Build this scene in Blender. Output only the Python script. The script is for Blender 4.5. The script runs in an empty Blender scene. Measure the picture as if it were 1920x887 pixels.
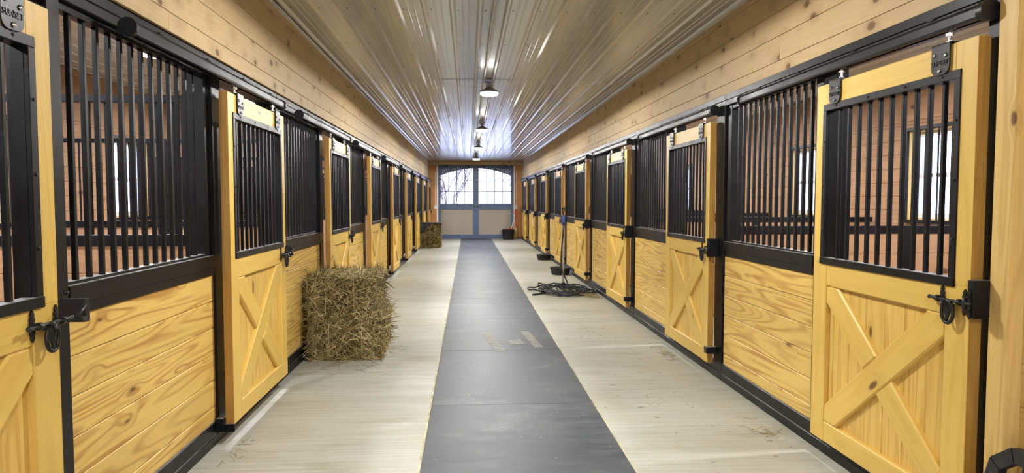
import bpy, math, random
from mathutils import Vector, Matrix
random.seed(7)
PI = math.pi
COL = bpy.context.scene.collection
R = random.uniform

# ------------------------------------------------------------------ tags
def tag(o, label=None, cat=None, group=None, kind=None):
    if label: o['label'] = label
    if cat: o['category'] = cat
    if group: o['group'] = group
    if kind: o['kind'] = kind
    return o

def empty(name, loc=(0, 0, 0), rz=0.0, label=None, cat=None, group=None):
    o = bpy.data.objects.new(name, None); COL.objects.link(o)
    o.location = loc; o.rotation_euler = (0, 0, rz); o.empty_display_size = 0.1
    return tag(o, label, cat, group)

def copy_tree(o, parent=None):
    c = o.copy(); COL.objects.link(c)
    if parent is not None: c.parent = parent
    for ch in list(o.children):
        copy_tree(ch, c)
    return c

# ------------------------------------------------------------------ materials
class NT:
    def __init__(s, name):
        s.m = bpy.data.materials.new(name); s.m.use_nodes = True
        s.t = s.m.node_tree; s.t.nodes.clear()
        s.out = s.n('ShaderNodeOutputMaterial')
    def n(s, typ, **kw):
        x = s.t.nodes.new(typ)
        for k, v in kw.items():
            if k.startswith('i_'):
                x.inputs[k[2:].replace('_', ' ')].default_value = v
            else: setattr(x, k, v)
        return x
    def l(s, a, b): s.t.links.new(a, b)
    def math(s, op, a, b=None, c=None):
        x = s.n('ShaderNodeMath', operation=op)
        for i, v in enumerate((a, b, c)):
            if v is None: continue
            if isinstance(v, (int, float)): x.inputs[i].default_value = v
            else: s.l(v, x.inputs[i])
        return x.outputs[0]
    def mul3(s, v, sc):
        x = s.n('ShaderNodeVectorMath', operation='MULTIPLY'); s.l(v, x.inputs[0]); x.inputs[1].default_value = sc
        return x.outputs[0]
    def add3(s, a, b):
        x = s.n('ShaderNodeVectorMath', operation='ADD'); s.l(a, x.inputs[0]); s.l(b, x.inputs[1]); return x.outputs[0]
    def noise(s, v, scale=1., detail=2., rough=.5, dist=0.):
        x = s.n('ShaderNodeTexNoise'); s.l(v, x.inputs['Vector'])
        x.inputs['Scale'].default_value = scale; x.inputs['Detail'].default_value = detail
        x.inputs['Roughness'].default_value = rough; x.inputs['Distortion'].default_value = dist
        return x.outputs[0]
    def ramp(s, f, stops, interp='LINEAR'):
        x = s.n('ShaderNodeValToRGB'); x.color_ramp.interpolation = interp
        e = x.color_ramp.elements
        while len(e) < len(stops): e.new(.5)
        for i, (p, c) in enumerate(stops):
            e[i].position = p; e[i].color = c if len(c) == 4 else (*c, 1)
        s.l(f, x.inputs[0]); return x.outputs[0]
    def fr(s, f, a, b, lo=0., hi=1., smooth=True):
        x = s.n('ShaderNodeMapRange')
        if smooth: x.interpolation_type = 'SMOOTHSTEP'
        s.l(f, x.inputs[0])
        for i, v in zip((1, 2, 3, 4), (a, b, lo, hi)): x.inputs[i].default_value = v
        return x.outputs[0]
    def mix(s, f, a, b, mode='MIX'):
        x = s.n('ShaderNodeMix', data_type='RGBA', blend_type=mode)
        if isinstance(f, (int, float)): x.inputs[0].default_value = f
        else: s.l(f, x.inputs[0])
        for i, v in ((6, a), (7, b)):
            if isinstance(v, tuple): x.inputs[i].default_value = v if len(v) == 4 else (*v, 1)
            else: s.l(v, x.inputs[i])
        return x.outputs[2]
    def bsdf(s, col, rough=.5, metal=0., spec=.5, coat=0., bump=None, bstr=.2, bdist=.002, coat_rough=.1):
        b = s.n('ShaderNodeBsdfPrincipled')
        if isinstance(col, tuple): b.inputs['Base Color'].default_value = col if len(col) == 4 else (*col, 1)
        else: s.l(col, b.inputs['Base Color'])
        if isinstance(rough, (int, float)): b.inputs['Roughness'].default_value = rough
        else: s.l(rough, b.inputs['Roughness'])
        b.inputs['Metallic'].default_value = metal
        b.inputs['Specular IOR Level'].default_value = spec
        b.inputs['Coat Weight'].default_value = coat
        b.inputs['Coat Roughness'].default_value = coat_rough
        if bump is not None:
            x = s.n('ShaderNodeBump'); x.inputs['Strength'].default_value = bstr; x.inputs['Distance'].default_value = bdist
            s.l(bump, x.inputs['Height']); s.l(x.outputs[0], b.inputs['Normal'])
        s.l(b.outputs[0], s.out.inputs[0]); return b

def simple(name, col, rough=.5, metal=0., spec=.5, var=.12, scale=6., coat=0.):
    t = NT(name); tc = t.n('ShaderNodeTexCoord')
    n = t.noise(tc.outputs['Object'], scale, 4, .6)
    f = t.fr(n, .3, .7)
    c = t.mix(f, tuple(x * (1 - var) for x in col), tuple(min(1, x * (1 + var)) for x in col))
    t.bsdf(c, rough, metal, spec, coat)
    return t.m

def wood(name, light, dark, ring=.5, fibre=.25, knots=.55, knot_col=(.10, .035, .012), rings=9., rough=.5, tone=.25, spec=.35, kscale=(2.0, 5.5, 5.5), ks=1., ka=.30):
    """pine: flat-sawn cathedral grain, fine fibre streaks, knots; grain coordinates ride on each board"""
    t = NT(name)
    at = t.n('ShaderNodeAttribute', attribute_name='wcoord')
    oi = t.n('ShaderNodeObjectInfo')
    sc = t.math('MULTIPLY', oi.outputs['Random'], 37.)
    cx = t.n('ShaderNodeCombineXYZ'); t.l(sc, cx.inputs[0]); t.l(sc, cx.inputs[1]); t.l(sc, cx.inputs[2])
    v = t.add3(at.outputs['Vector'], cx.outputs[0])
    # knots
    kv = t.mul3(v, kscale)
    vo = t.n('ShaderNodeTexVoronoi', feature='F1'); t.l(kv, vo.inputs['Vector']); vo.inputs['Scale'].default_value = 1.
    sp = t.n('ShaderNodeSeparateColor'); t.l(vo.outputs['Color'], sp.inputs[0])
    present = t.math('LESS_THAN', sp.outputs[0], knots)
    size = t.math('MULTIPLY_ADD', sp.outputs[1], .6, .6)
    d = t.math('DIVIDE', vo.outputs['Distance'], t.math('MULTIPLY', size, ks))
    knot = t.math('MULTIPLY', t.fr(d, .065, .115, 1., 0.), present)
    halo = t.math('MULTIPLY', t.fr(d, .06, .34, 1., 0.), present)
    # rings
    g = t.noise(t.mul3(v, (.55, 6.5, 6.5)), 1., 1.2, .4, .25)
    gf = t.math('MULTIPLY_ADD', g, rings, t.math('MULTIPLY', halo, 1.1))
    pp = t.math('PINGPONG', gf, .5)
    band = t.fr(pp, .17, .48)
    fib = t.noise(t.mul3(v, (4., 170., 170.)), 1., 2, .6)
    tn = t.noise(t.mul3(v, (.35, 1.7, 1.7)), 1., 2, .5)
    wob = t.noise(t.mul3(v, (1.2, 20., 20.)), 1., 2, .5)
    amt = t.math('MULTIPLY', band, t.fr(wob, .3, .65, ring * .35, ring))
    c = t.mix(amt, light, dark)
    c = t.mix(t.math('MULTIPLY', t.fr(fib, .35, .7), fibre), c, dark)
    c = t.mix(t.math('MULTIPLY', t.fr(tn, .38, .62), tone), c, tuple(x * .74 for x in light))
    c = t.mix(t.math('MULTIPLY', halo, ka), c, tuple(x * .8 for x in dark))
    c = t.mix(t.math('MULTIPLY', knot, .85), c, knot_col)
    h = t.math('SUBTRACT', t.math('MULTIPLY', band, .3), t.math('MULTIPLY', knot, .6))
    t.bsdf(c, rough, 0., spec, 0., bump=h, bstr=.25, bdist=.002)
    return t.m

M = {}
M['door_wood'] = wood('stained_door_pine', (.74, .510, .125), (.55, .30, .050), ring=.30, fibre=.22, knots=.50, rings=7., rough=.42, tone=.25)
M['infill_wood'] = wood('stained_infill_pine', (.76, .52, .140), (.50, .26, .045), ring=.6, fibre=.35, knots=.45, rings=8., rough=.45, tone=.3)
M['panel_wood'] = wood('stained_panel_pine', (.76, .530, .155), (.44, .22, .045), ring=.95, fibre=.25, knots=.50, rings=12., rough=.45, tone=.28)
M['edge_wood'] = wood('door_edge_pine', (.46, .255, .050), (.28, .13, .022), ring=.6, fibre=.4, knots=.2, rings=14., rough=.55)
M['wall_wood'] = wood('upper_wall_pine', (.56, .415, .225), (.39, .255, .115), ring=.22, fibre=.25, knots=.80, rings=7., rough=.6, tone=.32, knot_col=(.13, .060, .022), kscale=(4.2, 7., 7.), ks=1.7, ka=.45)
M['near_wood'] = wood('near_wall_pine', (.74, .53, .19), (.48, .28, .07), ring=.5, fibre=.2, knots=.45, rings=11., rough=.5, kscale=(2.6, 7., 7.))
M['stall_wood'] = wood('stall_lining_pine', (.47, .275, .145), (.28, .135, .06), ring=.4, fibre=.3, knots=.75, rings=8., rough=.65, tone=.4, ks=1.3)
M['end_wood'] = wood('end_wall_pine', (.66, .33, .115), (.42, .17, .05), ring=.4, fibre=.25, knots=.6, rings=9., rough=.5)
M['handle_wood'] = wood('handle_wood', (.55, .22, .10), (.36, .12, .05), knots=0., rough=.5)

def black_metal():
    t = NT('black_powder_coat'); tc = t.n('ShaderNodeTexCoord')
    n = t.noise(tc.outputs['Object'], 5., 4, .6); f = t.fr(n, .35, .7)
    ge = t.n('ShaderNodeNewGeometry'); s = t.n('ShaderNodeSeparateXYZ'); t.l(ge.outputs['Normal'], s.inputs[0])
    dust = t.math('MULTIPLY', t.fr(s.outputs[2], .7, .95), t.fr(t.noise(tc.outputs['Object'], 14., 4, .7), .35, .6, .35, .9))
    c = t.mix(f, (.0035, .0035, .0042), (.007, .007, .008))
    c = t.mix(dust, c, (.36, .34, .32))
    t.bsdf(c, t.fr(n, .3, .7, .36, .46), 0., .27)
    return t.m
M['black'] = black_metal()
M['iron'] = simple('black_iron', (.014, .014, .015), .38, .3, .5)
M['rubber'] = simple('black_rubber', (.022, .022, .023), .55, 0, .4, .3, 20)
M['galv'] = simple('galvanised_steel', (.55, .56, .57), .35, .9, .5, .2, 30)
M['zinc'] = simple('bright_zinc', (.70, .70, .68), .25, 1., .5, .1, 30)
M['blue'] = simple('slate_blue_paint', (.095, .145, .265), .42, 0, .5, .08)
M['tan'] = simple('tan_panel_paint', (.42, .375, .31), .55, 0, .4, .02)
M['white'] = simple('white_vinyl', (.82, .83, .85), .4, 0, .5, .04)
M['fixture'] = simple('fixture_grey', (.30, .31, .31), .4, .5, .5, .1)
M['bluehead'] = simple('blue_enamel', (.03, .06, .17), .35, 0, .5, .1)
M['orange'] = simple('orange_plastic', (.75, .13, .04), .4)
M['broom'] = simple('broom_straw', (.62, .44, .17), .8, 0, .2, .3, 60)
M['tape'] = simple('worn_pale_tape', (.19, .19, .155), .6, 0, .4, .3, 12)
M['gapstrip'] = simple('pale_edge_strip', (.46, .42, .27), .7, 0, .3, .3, 8)
M['dark'] = simple('shadow_gap_black', (.010, .010, .010), .8)
M['backing'] = simple('board_backing', (.10, .055, .025), .9)
M['bark'] = simple('bare_bark', (.16, .13, .115), .9)
M['snow'] = simple('pale_ground', (.62, .64, .66), .9, 0, .2, .1, .3)
M['cloth'] = simple('black_cloth', (.018, .019, .022), .6, 0, .4, .4, 9)

def emis(name, col, st):
    t = NT(name); e = t.n('ShaderNodeEmission'); e.inputs[0].default_value = (*col, 1); e.inputs[1].default_value = st
    t.l(e.outputs[0], t.out.inputs[0]); return t.m
M['lens'] = emis('led_lens', (1., .98, .93), 17.)

def glass():
    t = NT('window_glass'); tr = t.n('ShaderNodeBsdfTransparent'); gl = t.n('ShaderNodeBsdfGlossy'); gl.inputs['Roughness'].default_value = .02
    tr.inputs[0].default_value = (.95, .97, 1., 1)
    fr = t.n('ShaderNodeLayerWeight'); fr.inputs[0].default_value = .5
    mx = t.n('ShaderNodeMixShader'); t.l(t.math('MULTIPLY_ADD', t.math('POWER', fr.outputs[1], 5.), .6, .04), mx.inputs[0]); t.l(tr.outputs[0], mx.inputs[1]); t.l(gl.outputs[0], mx.inputs[2])
    t.l(mx.outputs[0], t.out.inputs[0]); return t.m
M['glass'] = glass()

def concrete():
    t = NT('broomed_concrete'); tc = t.n('ShaderNodeTexCoord'); v = tc.outputs['Object']
    st = t.noise(t.mul3(v, (1.1, 34., 1.)), 1., 5, .65)
    big = t.noise(v, .55, 4, .6); mid = t.noise(t.mul3(v, (1., 3., 1.)), 1.6, 5, .6); fine = t.noise(v, 45., 4, .7)
    c = t.mix(t.fr(st, .3, .72), (.465, .475, .415), (.365, .368, .310))
    bands = t.noise(t.mul3(v, (.22, 1.5, 1.)), 1., 3, .55)
    c = t.mix(t.math('MULTIPLY', t.fr(bands, .47, .66), .40), c, (.30, .295, .235))
    c = t.mix(t.math('MULTIPLY', t.fr(big, .42, .66), .55), c, (.35, .325, .225))
    c = t.mix(t.math('MULTIPLY', t.fr(mid, .52, .70), .5), c, (.28, .25, .16))
    c = t.mix(t.math('MULTIPLY', t.fr(fine, .45, .75), .22), c, (.28, .26, .20))
    # spilled specks
    vo = t.n('ShaderNodeTexVoronoi'); t.l(t.mul3(v, (5., 9., 1.)), vo.inputs['Vector']); vo.inputs['Scale'].default_value = 1.
    sp = t.n('ShaderNodeSeparateColor'); t.l(vo.outputs['Color'], sp.inputs[0])
    speck = t.math('MULTIPLY', t.fr(t.math('ADD', vo.outputs['Distance'], t.math('MULTIPLY', fine, .08)), .075, .11, 1., 0.), t.math('LESS_THAN', sp.outputs[0], .25))
    c = t.mix(t.math('MULTIPLY', speck, .6), c, (.20, .17, .10))
    t.bsdf(c, t.fr(st, .3, .7, .42, .6), 0, .45, bump=st, bstr=.35, bdist=.003)
    return t.m
M['concrete'] = concrete()

def matrub():
    t = NT('rubber_mat'); tc = t.n('ShaderNodeTexCoord'); oi = t.n('ShaderNodeObjectInfo')
    cx = t.n('ShaderNodeCombineXYZ'); r = t.math('MULTIPLY', oi.outputs['Random'], 60.)
    t.l(r, cx.inputs[0]); t.l(r, cx.inputs[1])
    v = t.add3(tc.outputs['Object'], cx.outputs[0])
    big = t.noise(t.mul3(v, (1., 1.6, 1.)), 1.5, 5, .6, .6); fine = t.noise(v, 60., 5, .8); mid = t.noise(t.mul3(v, (1., 4., 1.)), 3.5, 5, .7)
    c = t.mix(t.fr(mid, .35, .7), (.043, .050, .058), (.080, .089, .100))
    c = t.mix(t.math('MULTIPLY', t.fr(big, .52, .78), t.fr(fine, .40, .62, .05, .6)), c, (.26, .26, .22))
    vo = t.n('ShaderNodeTexVoronoi'); t.l(v, vo.inputs['Vector']); vo.inputs['Scale'].default_value = 17.
    sp = t.n('ShaderNodeSeparateColor'); t.l(vo.outputs['Color'], sp.inputs[0])
    speck = t.math('MULTIPLY', t.fr(vo.outputs['Distance'], .05, .11, 1., 0.), t.math('LESS_THAN', sp.outputs[0], .16))
    c = t.mix(t.math('MULTIPLY', speck, .8), c, (.42, .42, .38))
    t.bsdf(c, t.fr(mid, .3, .7, .44, .56), 0, .38, bump=fine, bstr=.25, bdist=.001)
    return t.m
M['mat'] = matrub()

def ceilmat():
    t = NT('glossy_steel_ceiling'); tc = t.n('ShaderNodeTexCoord')
    n = t.noise(t.mul3(tc.outputs['Object'], (1., .25, 1.)), 3., 3, .6)
    c = t.mix(t.fr(n, .35, .7), (.545, .54, .50), (.565, .56, .52))
    t.bsdf(c, .23, .40, .5, .35, coat_rough=.12)
    return t.m
M['ceil'] = ceilmat()

def haymat(name, a, b, c3):
    t = NT(name); at = t.n('ShaderNodeAttribute', attribute_name='wcoord')
    s = t.n('ShaderNodeSeparateXYZ'); t.l(at.outputs['Vector'], s.inputs[0])
    c = t.ramp(s.outputs[0], [(0., a), (.5, b), (1., c3)])
    t.bsdf(c, .7, 0, .3); return t.m
M['hay'] = haymat('dry_hay', (.05, .038, .010), (.24, .18, .060), (.74, .60, .33))
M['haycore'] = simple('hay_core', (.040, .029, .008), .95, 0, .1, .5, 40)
M['twine'] = simple('baling_twine', (.55, .45, .25), .8)

# ------------------------------------------------------------------ mesh builder
class MB:
    def __init__(s): s.v = []; s.f = []; s.w = []; s.mi = []; s.sm = []
    def add(s, vs, fs, axis=0, mi=0, smooth=False, wc=None):
        b = len(s.v); off = (R(0, 60), R(0, 60), R(0, 60))
        o = ((0, 1, 2), (1, 2, 0), (2, 0, 1))[axis]
        s.v += [tuple(p) for p in vs]
        for f in fs:
            s.f.append([b + i for i in f]); s.mi.append(mi); s.sm.append(smooth)
            for i in f:
                if wc is not None: s.w.append(wc); continue
                p = vs[i]; s.w.append((p[o[0]] + off[0], p[o[1]] + off[1], p[o[2]] + off[2]))
        return s
    def box(s, x0, x1, y0, y1, z0, z1, axis=0, mi=0, c=0.0):
        if c <= 0:
            vs = [(x, y, z) for x in (x0, x1) for y in (y0, y1) for z in (z0, z1)]
            fs = [(0, 1, 3, 2), (4, 6, 7, 5), (0, 4, 5, 1), (2, 3, 7, 6), (0, 2, 6, 4), (1, 5, 7, 3)]
            return s.add(vs, fs, axis, mi)
        # chamfered box: 24 verts
        vs = []; idx = {}
        X = (x0, x1); Y = (y0, y1); Z = (z0, z1); sg = (1, -1)
        for i in (0, 1):
            for j in (0, 1):
                for k in (0, 1):
                    a = (X[i] + sg[i] * c, Y[j] + sg[j] * c, Z[k] + sg[k] * c)
                    idx[(i, j, k, 0)] = len(vs); vs.append((X[i], a[1], a[2]))
                    idx[(i, j, k, 1)] = len(vs); vs.append((a[0], Y[j], a[2]))
                    idx[(i, j, k, 2)] = len(vs); vs.append((a[0], a[1], Z[k]))
        I = lambda i, j, k, a: idx[(i, j, k, a)]
        fs = []
        for i in (0, 1): fs.append([I(i, 0, 0, 0), I(i, 1, 0, 0), I(i, 1, 1, 0), I(i, 0, 1, 0)])
        for j in (0, 1): fs.append([I(0, j, 0, 1), I(1, j, 0, 1), I(1, j, 1, 1), I(0, j, 1, 1)])
        for k in (0, 1): fs.append([I(0, 0, k, 2), I(1, 0, k, 2), I(1, 1, k, 2), I(0, 1, k, 2)])
        for j in (0, 1):
            for k in (0, 1): fs.append([I(0, j, k, 1), I(1, j, k, 1), I(1, j, k, 2), I(0, j, k, 2)])
        for i in (0, 1):
            for k in (0, 1): fs.append([I(i, 0, k, 0), I(i, 1, k, 0), I(i, 1, k, 2), I(i, 0, k, 2)])
        for i in (0, 1):
            for j in (0, 1): fs.append([I(i, j, 0, 0), I(i, j, 1, 0), I(i, j, 1, 1), I(i, j, 0, 1)])
        for i in (0, 1):
            for j in (0, 1):
                for k in (0, 1): fs.append([I(i, j, k, 0), I(i, j, k, 1), I(i, j, k, 2)])
        return s.add(vs, fs, axis, mi)
    def prism(s, poly, yb, yf, inset=0., gdir=(1, 0), mi=0):
        """convex poly of (x,z); back at yb, front at yf with chamfer inset; grain along gdir"""
        n = len(poly)
        area = sum(poly[i][0] * poly[(i + 1) % n][1] - poly[(i + 1) % n][0] * poly[i][1] for i in range(n))
        if area < 0: poly = poly[::-1]
        ins = []
        for i in range(n):
            p0 = Vector(poly[i - 1]); p1 = Vector(poly[i]); p2 = Vector(poly[(i + 1) % n])
            d1 = (p1 - p0).normalized(); d2 = (p2 - p1).normalized()
            n1 = Vector((-d1.y, d1.x)); n2 = Vector((-d2.y, d2.x))
            k = 1 + n1.dot(n2)
            ins.append(p1 + (n1 + n2) * inset / max(k, .2))
        sg = 1 if yf > yb else -1
        vs = [(p[0], yb, p[1]) for p in poly] + [(p[0], yf - sg * inset, p[1]) for p in poly] + [(p.x, yf, p.y) for p in ins]
        fs = [list(range(n)), [2 * n + i for i in range(n)]]
        for i in range(n):
            j = (i + 1) % n
            fs.append([i, j, n + j, n + i]); fs.append([n + i, n + j, 2 * n + j, 2 * n + i])
        g = Vector(gdir).normalized(); off = (R(0, 60), R(0, 60), R(0, 60))
        b = len(s.v); s.v += vs
        for f in fs:
            s.f.append([b + i for i in f]); s.mi.append(mi); s.sm.append(False)
            for i in f:
                p = vs[i]
                s.w.append((p[0] * g.x + p[2] * g.y + off[0], -p[0] * g.y + p[2] * g.x + off[1], p[1] + off[2]))
        return s
    def tube(s, pts, r, n=10, mi=0, closed=False, axis=0, caps=True, flat=1.0):
        pts = [Vector(p) for p in pts]; m = len(pts); rings = []
        rr = r if isinstance(r, (list, tuple)) else [r] * m
        up = None
        vs = []
        for i, p in enumerate(pts):
            a = pts[i - 1] if (i > 0 or closed) else p
            b = pts[(i + 1) % m] if (i < m - 1 or closed) else p
            d = (b - a)
            if d.length < 1e-9: d = Vector((0, 0, 1))
            d.normalize()
            if up is None:
                up = Vector((0, 0, 1)) if abs(d.z) < .9 else Vector((0, 1, 0))
            sd = d.cross(up)
            if sd.length < 1e-6: sd = d.orthogonal()
            sd.normalize(); up = sd.cross(d).normalized()
            for k in range(n):
                an = 2 * PI * k / n
                vs.append(p + sd * math.cos(an) * rr[i] + up * math.sin(an) * rr[i] * flat)
        fs = []
        for i in range(m if closed else m - 1):
            j = (i + 1) % m
            for k in range(n):
                k2 = (k + 1) % n
                fs.append([i * n + k, i * n + k2, j * n + k2, j * n + k])
        s.add(vs, fs, axis, mi, True)
        if caps and not closed:
            s.add(vs[:n], [list(range(n))], axis, mi); s.add(vs[-n:], [list(range(n))], axis, mi)
        return s
    def lathe(s, prof, cx, cy, n=32, mi=0, smooth=True, sx=1., sy=1., axis=2):
        vs = []
        for r, z in prof:
            for k in range(n):
                a = 2 * PI * k / n
                vs.append((cx + r * math.cos(a) * sx, cy + r * math.sin(a) * sy, z))
        fs = []
        for i in range(len(prof) - 1):
            for k in range(n):
                k2 = (k + 1) % n
                fs.append([i * n + k, i * n + k2, (i + 1) * n + k2, (i + 1) * n + k])
        if prof[0][0] > 1e-5: pass
        return s.add(vs, fs, axis, mi, smooth)
    def sphere(s, c, r, n=10, mi=0, sx=1, sy=1, sz=1):
        pr = [(math.sin(PI * i / n), math.cos(PI * i / n)) for i in range(n + 1)]
        vs = []; m = n + 2
        for a, b in pr:
            for k in range(m):
                t = 2 * PI * k / m
                vs.append((c[0] + r * sx * a * math.cos(t), c[1] + r * sy * a * math.sin(t), c[2] + r * sz * b))
        fs = [[i * m + k, i * m + (k + 1) % m, (i + 1) * m + (k + 1) % m, (i + 1) * m + k] for i in range(n) for k in range(m)]
        return s.add(vs, fs, 0, mi, True)
    def mesh(s, name, mats):
        me = bpy.data.meshes.new(name)
        me.from_pydata(s.v, [], s.f)
        for m in (mats if isinstance(mats, (list, tuple)) else [mats]): me.materials.append(m)
        at = me.attributes.new('wcoord', 'FLOAT_VECTOR', 'CORNER')
        flat = [x for w in s.w for x in w]
        at.data.foreach_set('vector', flat)
        me.polygons.foreach_set('material_index', s.mi)
        me.polygons.foreach_set('use_smooth', s.sm)
        import bmesh
        bm = bmesh.new(); bm.from_mesh(me); bmesh.ops.recalc_face_normals(bm, faces=bm.faces); bm.to_mesh(me); bm.free()
        me.update(); return me
    def build(s, name, mats, parent=None, loc=None):
        o = bpy.data.objects.new(name, s.mesh(name, mats)); COL.objects.link(o)
        if parent is not None: o.parent = parent
        if loc: o.location = loc
        return o

def place(name, me, parent, loc):
    o = bpy.data.objects.new(name, me); COL.objects.link(o); o.parent = parent; o.location = loc; return o

def clip(poly, nx, nz, c):     # keep nx*x+nz*z <= c
    out = []
    for i in range(len(poly)):
        a = poly[i]; b = poly[(i + 1) % len(poly)]
        da = nx * a[0] + nz * a[1] - c; db = nx * b[0] + nz * b[1] - c
        if da <= 0: out.append(a)
        if (da < 0 < db) or (db < 0 < da):
            t = da / (da - db); out.append((a[0] + t * (b[0] - a[0]), a[1] + t * (b[1] - a[1])))
    return out

def text_mesh(s, body, size, depth, loc, mb_mat, parent, name='lettering', rot=(PI / 2, 0, PI)):
    cu = bpy.data.curves.new(name, 'FONT'); cu.body = body; cu.size = size; cu.extrude = depth
    cu.align_x = 'CENTER'; cu.align_y = 'CENTER'
    tmp = bpy.data.objects.new('tmp', cu); COL.objects.link(tmp)
    bpy.context.view_layer.update()
    me = bpy.data.meshes.new_from_object(tmp.evaluated_get(bpy.context.evaluated_depsgraph_get()))
    bpy.data.objects.remove(tmp); me.name = name
    me.materials.clear(); me.materials.append(mb_mat)
    o = bpy.data.objects.new(name, me); COL.objects.link(o); o.parent = parent; o.location = loc; o.rotation_euler = rot
    return o

# ------------------------------------------------------------------ dimensions
BAY = 3.048; H_CEIL = 3.10; Y_END = 27.36; Y_BACK = -5.0
XL, XR = -1.535, 2.165            # upper wall faces
XPL, XPR = -1.567, 2.123          # stall front faces
XDL, XDR = -1.457, 2.053          # door faces
XOL, XOR = -4.70, 5.34            # outer wall faces
R0 = 2.657; L0 = 2.513            # latch edge of first door, right and left
NR, NL = 8, 9

# ------------------------------------------------------------------ camera
cam_d = bpy.data.cameras.new('camera'); cam = bpy.data.objects.new('camera', cam_d); COL.objects.link(cam)
cam_d.sensor_width = 36.; cam_d.lens = 24.; cam_d.clip_start = .05; cam_d.clip_end = 300
cam.location = (0, 0, 1.512); cam.rotation_euler = (PI / 2 - .0524, 0, -.0644)
bpy.context.scene.camera = cam

# ------------------------------------------------------------------ setting
def struct(o): o['kind'] = 'structure'; return o

f = MB(); f.box(XOL - .3, XOR + .3, Y_BACK - .2, Y_END + .3, -.2, 0.)
struct(f.build('floor', M['concrete']))

def plank_run(mb, plane, side, a0, a1, z0, z1, pitch, zstart, holes=(), th=.02, axis='y', seglen=(2.4, 4.2), gap=.0016, stagger=True):
    """boards on plane; axis 'y': plane is x=plane facing side(+1/-1); axis 'x': plane y"""
    z = zstart
    while z < z1 - .01:
        zz0 = max(z, z0); zz1 = min(z + pitch, z1)
        if zz1 - zz0 > .005:
            cuts = [a0]; p = a0 + R(.6, seglen[1])
            while p < a1 - .4: cuts.append(p); p += R(*seglen)
            cuts.append(a1)
            for i in range(len(cuts) - 1):
                rects = [(cuts[i] + gap / 2, cuts[i + 1] - gap / 2, zz0, zz1)]
                for (h0, h1, hz0, hz1) in holes:
                    new = []
                    for (b0, b1, c0, c1) in rects:
                        if h1 <= b0 or h0 >= b1 or hz1 <= c0 or hz0 >= c1: new.append((b0, b1, c0, c1)); continue
                        if h0 > b0: new.append((b0, h0, c0, c1))
                        if h1 < b1: new.append((h1, b1, c0, c1))
                        bb0, bb1 = max(b0, h0), min(b1, h1)
                        if hz0 > c0: new.append((bb0, bb1, c0, hz0))
                        if hz1 < c1: new.append((bb0, bb1, hz1, c1))
                    rects = new
                for (b0, b1, c0, c1) in rects:
                    if b1 - b0 < .01 or c1 - c0 < .006: continue
                    p0, p1 = sorted((plane, plane - side * th))
                    if axis == 'y': mb.box(p0, p1, b0, b1, c0 + gap, c1 - gap, 1, c=.0022)
                    else: mb.box(b0, b1, p0, p1, c0 + gap, c1 - gap, 0, c=.0022)
        z += pitch

def wall_solid(mb, x0, x1, y0, y1, z0, z1, holes, mi):
    ys = sorted(holes); cur = y0
    for (h0, h1, hz0, hz1) in ys:
        mb.box(x0, x1, cur, h0, z0, z1, 1, mi); mb.box(x0, x1, h0, h1, z0, hz0, 1, mi); mb.box(x0, x1, h0, h1, hz1, z1, 1, mi); cur = h1
    mb.box(x0, x1, cur, y1, z0, z1, 1, mi)

# upper hall walls above the stall fronts
for nm, plane, side in (('wall_left', XL, 1), ('wall_right', XR, -1)):
    m = MB(); z0 = 2.385
    plank_run(m, plane, side, -.55 if side > 0 else 2.52, Y_END, z0, H_CEIL, .172, 2.487 - .172)
    a, b = sorted((plane - side * .0205, plane - side * .11))
    m.box(a, b, -.55 if side > 0 else 2.52, Y_END, z0 + .004, H_CEIL, 1, 1)
    # bare boarded stretch beside and behind the camera
    e0 = -.55 if side > 0 else 2.52
    m2 = MB(); plank_run(m2, plane, side, Y_BACK, e0, 0.02, H_CEIL, .172, .014)
    m2.box(a, b, Y_BACK, e0, 0., H_CEIL, 1, 1)
    w = struct(m.build(nm, [M['wall_wood'], M['backing']]))
    m2.build('lower_boards', [M['near_wood'], M['backing']], w)
if True:   # short boarded return where the right row stops before the end wall
    m = MB(); plank_run(m, XPR, -1, R0 + NR * BAY - .155, Y_END, 0, 2.385, .172, 0.01)
    m.box(XPR + .0205, XPR + .1, R0 + NR * BAY - .155, Y_END, 0, 2.385, 1, 1)
    struct(m.build('wall_right_end', [M['end_wood'], M['backing']]))
    m = MB(); plank_run(m, XPL, 1, L0 + (NL - 1) * BAY + .178, Y_END, 0, 2.385, .172, 0.01)
    m.box(XPL - .1, XPL - .0205, L0 + (NL - 1) * BAY + .178, Y_END, 0, 2.385, 1, 1)
    struct(m.build('wall_left_end', [M['end_wood'], M['backing']]))

# ceiling: ribbed steel sheets lapped every 20 ft
m = MB()
prof = []; x = XOL - .02; k = 0; pitch = .2286
while x < XOR + .02:
    prof += [(x, 0), (x + .018, -.019), (x + .036, -.019), (x + .054, 0), (x + .105, 0), (x + .109, -.004), (x + .117, -.004), (x + .121, 0), (x + .158, 0), (x + .162, -.004), (x + .170, -.004), (x + .174, 0)]
    x += pitch
laps = [Y_BACK, -3.2, 2.9, 9.05, 15.3, 21.5, Y_END + .02]
for i in range(len(laps) - 1):
    y0, y1 = laps[i], laps[i + 1] + .06; dz = -.0035 * (i % 2); n = len(prof)
    vs = [(px, y0, H_CEIL + pz + dz) for px, pz in prof] + [(px, y1, H_CEIL + pz + dz) for px, pz in prof]
    vs += [(px, y0, H_CEIL + pz + dz + .0012) for px, pz in prof]
    fs = [[j, j + 1, n + j + 1, n + j] for j in range(n - 1)] + [[j, j + 1, 2 * n + j + 1, 2 * n + j] for j in range(n - 1)]
    m.add(vs, fs, 1)
m.box(XOL - .2, XOR + .2, Y_BACK - .2, Y_END + .3, H_CEIL + .02, H_CEIL + .1)
ceil = struct(m.build('ceiling', M['ceil']))
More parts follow.
